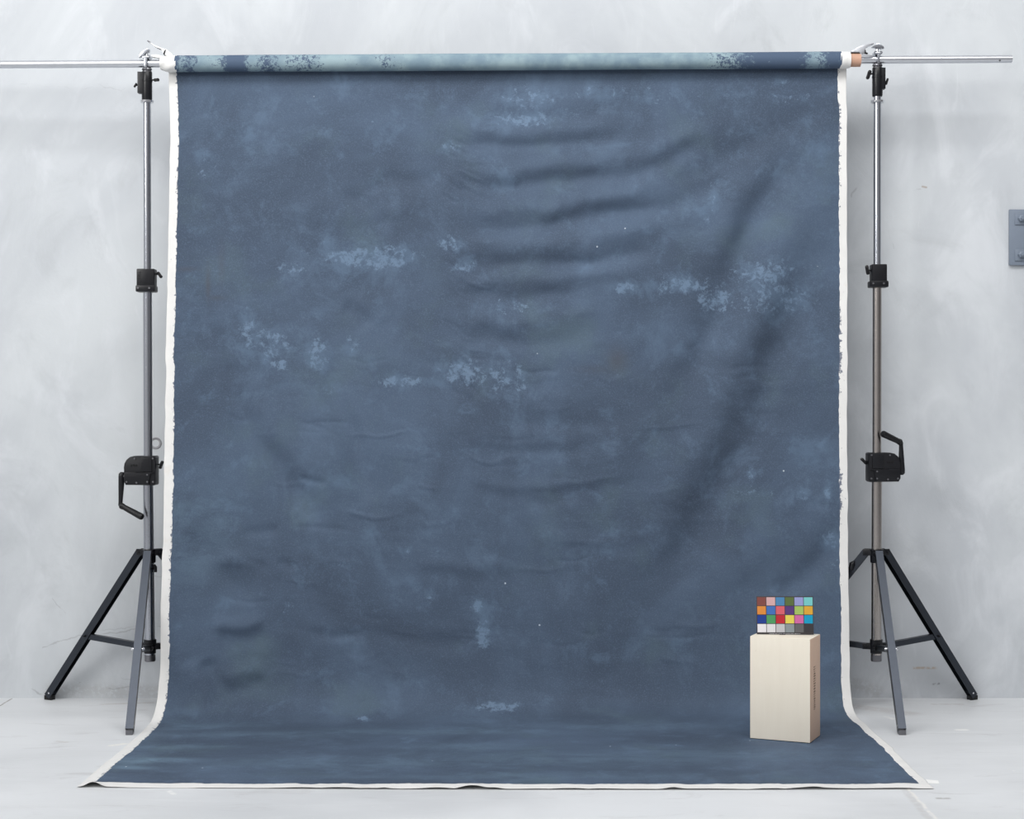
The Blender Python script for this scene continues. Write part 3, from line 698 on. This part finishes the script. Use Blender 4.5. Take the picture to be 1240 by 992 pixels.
# ---------------------------------------------------------------- pipe clamps on top of the stands
def pipe_clamp(Lf):
    px = 178 if Lf else 1062.5; c = bar_at(px); d = BAR_D; S_ = d / F
    T = thing('pipe_clamp', 'small chrome pipe clamp gripping the crossbar on top of the left stand' if Lf else
              'small chrome pipe clamp gripping the crossbar on top of the right stand', 'clamp', (c.x, c.y, c.z - .045), 'pipe clamps on the stand tops')
    b = bmesh.new()
    lathe(b, c - Vector((0, 0, .0215)), c - Vector((0, 0, .050)), [(0, .018), (.12, .025), (.4, .027), (.55, .021), (.7, .026), (.9, .026), (1, .02)], 28)
    obj('base_nut', b, M_darkchrome, T)
    b = bmesh.new()                                         # yoke: a front and a back cheek over the bar
    for sy in (-1, 1):
        box(b, c + Vector((0, sy * .027, 0.0)), (.014, .008, .056), None, .002)
    box(b, c + Vector((0, 0, .0285)), (.034, .062, .010), None, .003)
    cyl(b, c + Vector((-.014, -.022, .034)), c + Vector((-.014, .022, .034)), .009, None, 16)
    cyl(b, c + Vector((.014, -.022, .034)), c + Vector((.014, .022, .034)), .009, None, 16)
    obj('yoke', b, M_chrome, T)
    b = bmesh.new(); cyl(b, c + Vector((0, 0, .03)), c + Vector((0, 0, .075)), .0065, None, 16)
    obj('screw', b, M_bolt, T)
    b = bmesh.new()                                         # bent wing handle on the screw
    if Lf: pts = [(-.040, .030), (-.034, .052), (-.012, .074), (.004, .078), (.016, .074), (.014, .060), (-.004, .054), (-.016, .050), (-.024, .034)]
    else: pts = [(-.034, .064), (-.010, .082), (.002, .086), (.030, .070), (.033, .058), (.022, .055), (.016, .062), (-.006, .062), (-.014, .060)]
    prism(b, [(c.x + x, c.z + z) for x, z in pts], c.y - .016, c.y + .010, .003)
    obj('handle', b, M_chrome, T)
    return T
pipe_clamp(True); pipe_clamp(False)

# ---------------------------------------------------------------- spring clamps gripping the roll ends
def spring_clamp(Lf):
    d = BAR_D - .012
    T = thing('spring_clamp', 'white metal spring clamp pinching the left end of the backdrop roll' if Lf else
              'silver metal spring clamp pinching the right end of the roll at the brown tube', 'clamp', P(205 if Lf else 1036, 66, d), 'spring clamps on the roll')
    pr = lambda b, pts, a, c, bev=.002: prism(b, [((lambda q: (q.x, q.z))(P(x, y, d))) for x, y in pts], d + a, d + c, bev)
    M_ = M_tape if Lf else M_alu
    if Lf:
        b = bmesh.new(); pr(b, [(181, 51.2), (189, 55.8), (196, 58.6), (203, 61), (209, 66), (211, 70), (203.5, 69), (199, 66), (196.5, 61), (188, 57.2)], -.018, .018)
        obj('upper_handle', b, M_, T)
        b = bmesh.new(); pr(b, [(184, 67), (190, 66.6), (197, 68.5), (206, 70), (206, 73), (197, 73.5), (194, 70.5), (184, 69.4)], -.016, .016)
        obj('lower_handle', b, M_, T)
        b = bmesh.new(); pr(b, [(198.6, 66.6), (199.2, 63.8), (200.6, 61.6), (202.0, 61.2), (201.2, 63.2), (200.2, 66.8)], -.022, .022, .0005)
        obj('spring', b, M_plastic, T)
        b = bmesh.new(); cyl(b, P(178.8, 49.2, d), P(182.4, 51.8, d), .004, None, 10); obj('handle_tip', b, M_darkchrome, T); b = bmesh.new(); cyl(b, P(190.5, 58.2, d - .02), P(195, 59.8, d - .02), .003, None, 10)
        obj('pin', b, M_darkchrome, T)
    else:
        b = bmesh.new(); pr(b, [(1029.5, 63.4), (1034, 60.6), (1040, 57), (1047, 55.4), (1053, 54.0), (1057.5, 52.6), (1057.5, 54.0), (1052, 56.4), (1047.5, 57.6), (1046.5, 64.6), (1043.5, 66.6), (1041, 64.2), (1034, 64.0)], -.018, .018)
        obj('upper_handle', b, M_, T)
        b = bmesh.new(); pr(b, [(1040.5, 64.8), (1046, 65.6), (1052, 67.2), (1056.5, 67.8), (1056.5, 69.8), (1050, 70.2), (1041.5, 70.2)], -.016, .016)
        obj('lower_handle', b, M_, T)
        b = bmesh.new(); pr(b, [(1046.4, 61.4), (1047.4, 61.6), (1047.6, 64.4), (1050.4, 65.4), (1049.6, 66.2), (1046.6, 65.2)], -.022, .022, .0005)
        obj('spring', b, M_plastic, T)
        b = bmesh.new(); pr(b, [(1029.6, 63.4), (1040, 63.6), (1040, 64.8), (1029.8, 64.6)], -.02, .02, .0005)
        obj('jaw_pad', b, M_darkchrome, T)
    return T
spring_clamp(True); spring_clamp(False)

# ---------------------------------------------------------------- wooden box and colour chart
N0 = G(981, 900.5, 0.0055); ang = math.radians(24.0)
ex = Vector((-math.cos(ang), math.sin(ang), 0)); ey = Vector((math.sin(ang), math.cos(ang), 0))
BW, BD, BH = .295, .205, .4945; Z0 = .0075
ctr = N0 + ex * BW / 2 + ey * BD / 2
Rb = Matrix((ex * -1, ey, Vector((0, 0, 1)))).transposed()
T = thing('wooden_box', 'pale plywood box stood on end on the backdrop near its lower right corner', 'box', (ctr.x, ctr.y, Z0))
b = bmesh.new(); box(b, (ctr.x, ctr.y, Z0 + BH / 2), (BW, BD, BH), Rb, .003)
bx_ = obj('body', b, M_wood, T, True)
M_side = simple('plywood with painted warm shade', (214, 184, 162), .6, 0, .05, 9, .1, .3); bx_.data.materials.append(M_side)  # same plywood, shade and warm bounce light put into the side's colour
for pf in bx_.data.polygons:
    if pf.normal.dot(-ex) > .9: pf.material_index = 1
b = bmesh.new(); rs = random.Random(5); zt, zb = None, None
face_c = N0 + ey * (BD * .42)                                   # right hand face
hgt = lambda py: H - (py - CY) * face_c.y / F
y = 807.0; k = 0
while y < 860:
    bold = 817 < y < 836; hh = rs.uniform(1.2, 2.0); ww = (.034 if bold else .026) * rs.uniform(.8, 1.1)
    zc = hgt(y + hh / 2); h_ = hh * face_c.y / F
    p = Vector((face_c.x, face_c.y, zc)) - ex * .0004
    R2 = Rb
    box(b, p - ey * ww * .3, (.0012, ww * .3, h_ * .8), R2); 
    box(b, p + ey * ww * .1 + Vector((0, 0, h_ * .3)), (.0012, ww, h_ * .28), R2)
    if rs.random() < .6: box(b, p + ey * ww * .1 - Vector((0, 0, h_ * .2)), (.0012, ww, h_ * .25), R2)
    y += hh + (1.5 if bold else 1.1); k += 1
o = obj('stencilled_lettering', b, M_ink, T, False); o['label'] = 'small dark brown lettering running down the side'

cd = 8.05; c0 = P(916.8, 770.4, cd); wCh = .275; hCh = .185
T = thing('colour_chart', 'small colour checker card with 24 coloured squares standing on the wooden box', 'colour chart', ((c0.x + wCh / 2), cd, Z0 + BH))
lean = Matrix.Translation((c0.x + wCh / 2, cd, Z0 + BH)) @ Matrix.Rotation(math.radians(-.5), 4, 'Y') @ Matrix.Rotation(math.radians(-5), 4, 'Z') @ Matrix.Rotation(math.radians(-6), 4, 'X')
def chart(b, x0, z0, x1, z1, y0, y1, bev=0):
    box(b, ((x0 + x1) / 2, (y0 + y1) / 2, (z0 + z1) / 2), (x1 - x0, y1 - y0, z1 - z0), None, bev)
def fin(b): bmesh.ops.transform(b, matrix=lean, verts=b.verts); return b
b = bmesh.new(); chart(b, -wCh / 2, .0015, wCh / 2, hCh + .0015, -.0015, .003, .0008); obj('board', fin(b), M_board, T)
cols = [[(132, 74, 68), (214, 172, 172), (78, 134, 178), (92, 110, 60), (152, 156, 206), (120, 200, 198)],
        [(224, 142, 62), (68, 112, 184), (214, 96, 108), (88, 56, 120), (164, 192, 98), (218, 166, 56)],
        [(28, 62, 142), (76, 152, 96), (190, 38, 50), (226, 208, 90), (206, 104, 160), (12, 152, 192)],
        [(230, 228, 232), (220, 220, 224), (190, 190, 194), (136, 146, 150), (96, 96, 98), (56, 54, 58)]]
names = [['brown', 'pale pink', 'sky blue', 'olive green', 'lavender', 'turquoise'], ['orange', 'mid blue', 'coral red', 'purple', 'lime green', 'amber'],
         ['dark blue', 'green', 'red', 'yellow', 'pink', 'cyan'], ['white', 'off white', 'light grey', 'mid grey', 'dark grey', 'black']]
pw = wCh / 6.05; g = .0032; ph_ = (hCh - .012) / 4
for r in range(4):
    for c in range(6):
        x0 = -wCh / 2 + .002 + c * (wCh - .004) / 6 + g / 2; x1 = x0 + (wCh - .004) / 6 - g
        z1 = hCh - .002 - r * ph_ - g / 2; z0 = z1 - ph_ + g
        b = bmesh.new(); chart(b, x0, z0, x1, z1, -.0021, -.0010)
        mt = simple('chart ' + names[r][c], tuple(int(q * .95) for q in cols[r][c]), .55, 0, .015, 40, 0, .3)
        o = obj('colour_patch', fin(b), mt, T, False); o['label'] = names[r][c] + ' square'
b = bmesh.new(); x = -wCh / 2 + .060; rs = random.Random(3)
while x < wCh / 2 - .066:
    w_ = rs.uniform(.002, .005); chart(b, x, .0035, x + w_, .0035 + rs.uniform(.002, .0034), -.0021, -.0010); x += w_ + rs.uniform(.001, .003)
obj('printed_lettering', fin(b), M_print, T, False)
b = bmesh.new(); chart(b, -.03, .0, .0, .004, -.010, .0, .001); obj('foot_clip', fin(b), M_board, T)

# ---------------------------------------------------------------- bolted plate on the wall
pd = DW - .012
p0, p1 = P(1222.8, 321, pd - .012), P(1285, 253.5, pd - .012)
T = thing('wall_plate', 'blue grey steel plate bolted to the concrete wall at the right', 'plate', ((p0.x + p1.x) / 2, DW, (p0.z + p1.z) / 2))
b = bmesh.new(); box(b, ((p0.x + p1.x) / 2, DW - .011, (p0.z + p1.z) / 2), (p1.x - p0.x, .022, p1.z - p0.z), None, .003); obj('backplate', b, M_plate, T)
for py in (265, 308.8):
    c = P(1237.5, py, DW - .03); b = bmesh.new(); box(b, (c.x, DW - .025, c.z), (.075, .008, .064), None, .002); wsh = obj('square_washer', b, M_plate, T)
    b = bmesh.new(); lathe(b, (c.x - .004, DW - .028, c.z + .002), (c.x - .004, DW - .052, c.z + .002), [(0, .020), (.6, .020), (.85, .018), (1, .012)], 6)
    cyl(b, (c.x - .004, DW - .05, c.z + .002), (c.x - .004, DW - .060, c.z + .002), .009, None, 16)
    obj('bolt', b, M_plate, wsh, False)

# ---------------------------------------------------------------- bits on the floor
b = bmesh.new(); q = G(1129, 946.5)
prism_pts = [G(1121, 944.5), G(1136, 946), G(1137.5, 949.5), G(1124, 949.0)]
va = [b.verts.new((p.x, p.y, .0005)) for p in prism_pts]; vb = [b.verts.new((p.x, p.y, .0022)) for p in prism_pts]
b.faces.new(va[::-1]); b.faces.new(vb)
for i in range(4): b.faces.new((va[i], va[(i + 1) % 4], vb[(i + 1) % 4], vb[i]))
o = obj('tape_scrap', b, M_tape, None, False, origin=(q.x, q.y, 0)); tag(o, 'scrap of white tape on the floor at the right front corner of the backdrop', 'tape')

# ---------------------------------------------------------------- light
sc = bpy.context.scene
wd = bpy.data.worlds.new('studio daylight'); sc.world = wd; wd.use_nodes = True; nt = wd.node_tree
bg = nt.nodes['Background']; tc = nt.nodes.new('ShaderNodeTexCoord')
def wn(typ, **k):
    o = nt.nodes.new(typ)
    for a, v in k.items(): setattr(o, a, v)
    return o
dp = wn('ShaderNodeVectorMath', operation='DOT_PRODUCT'); nt.links.new(tc.outputs['Generated'], dp.inputs[0]); dp.inputs[1].default_value = Vector((-0.42, -0.40, 0.81)).normalized()
mr = wn('ShaderNodeMapRange', interpolation_type='SMOOTHSTEP'); nt.links.new(dp.outputs['Value'], mr.inputs[0])
for i, v in zip((1, 2, 3, 4), (0.05, 0.85, 0.16, 1.0)): mr.inputs[i].default_value = v
cr = wn('ShaderNodeMix', data_type='RGBA'); nt.links.new(mr.outputs[0], cr.inputs[0]); cr.inputs[6].default_value = (.13, .13, .14, 1); cr.inputs[7].default_value = (1.0, 1.0, 1.01, 1)
nt.links.new(cr.outputs[2], bg.inputs[0]); bg.inputs[1].default_value = 0.77
def area(name, loc, target, sx, sy, power, col=(1, 1, 1)):
    l = bpy.data.lights.new(name, 'AREA'); l.shape = 'RECTANGLE'; l.size = sx; l.size_y = sy; l.energy = power; l.color = col
    o = bpy.data.objects.new(name, l); COL.objects.link(o); o.location = loc
    o.rotation_euler = (Vector(target) - Vector(loc)).to_track_quat('-Z', 'Y').to_euler(); return o
wl_ = area('window_light', (-8.5, -0.5, 7.0), (-0.2, 9.1, 4.9), 4.5, 4.5, 125, (1, .995, .98)); wl_.data.spread = math.radians(58)
area('skylight', (0.0, 4.2, 7.4), (0.0, 7.0, 0.0), 8, 2.0, 410, (1, 1, 1))

# ---------------------------------------------------------------- camera
cam = bpy.data.cameras.new('camera'); co = bpy.data.objects.new('camera', cam); COL.objects.link(co)
co.location = (0, 0, H); co.rotation_euler = (math.pi / 2, 0, 0); cam.sensor_width = 36; cam.sensor_fit = 'HORIZONTAL'; cam.lens = F * 36 / 1240
sc.camera = co
sc.view_settings.view_transform = 'Standard'; sc.view_settings.look = 'None'; sc.view_settings.gamma = 1; sc.view_settings.exposure = -0.08
sc.view_settings.use_curve_mapping = False
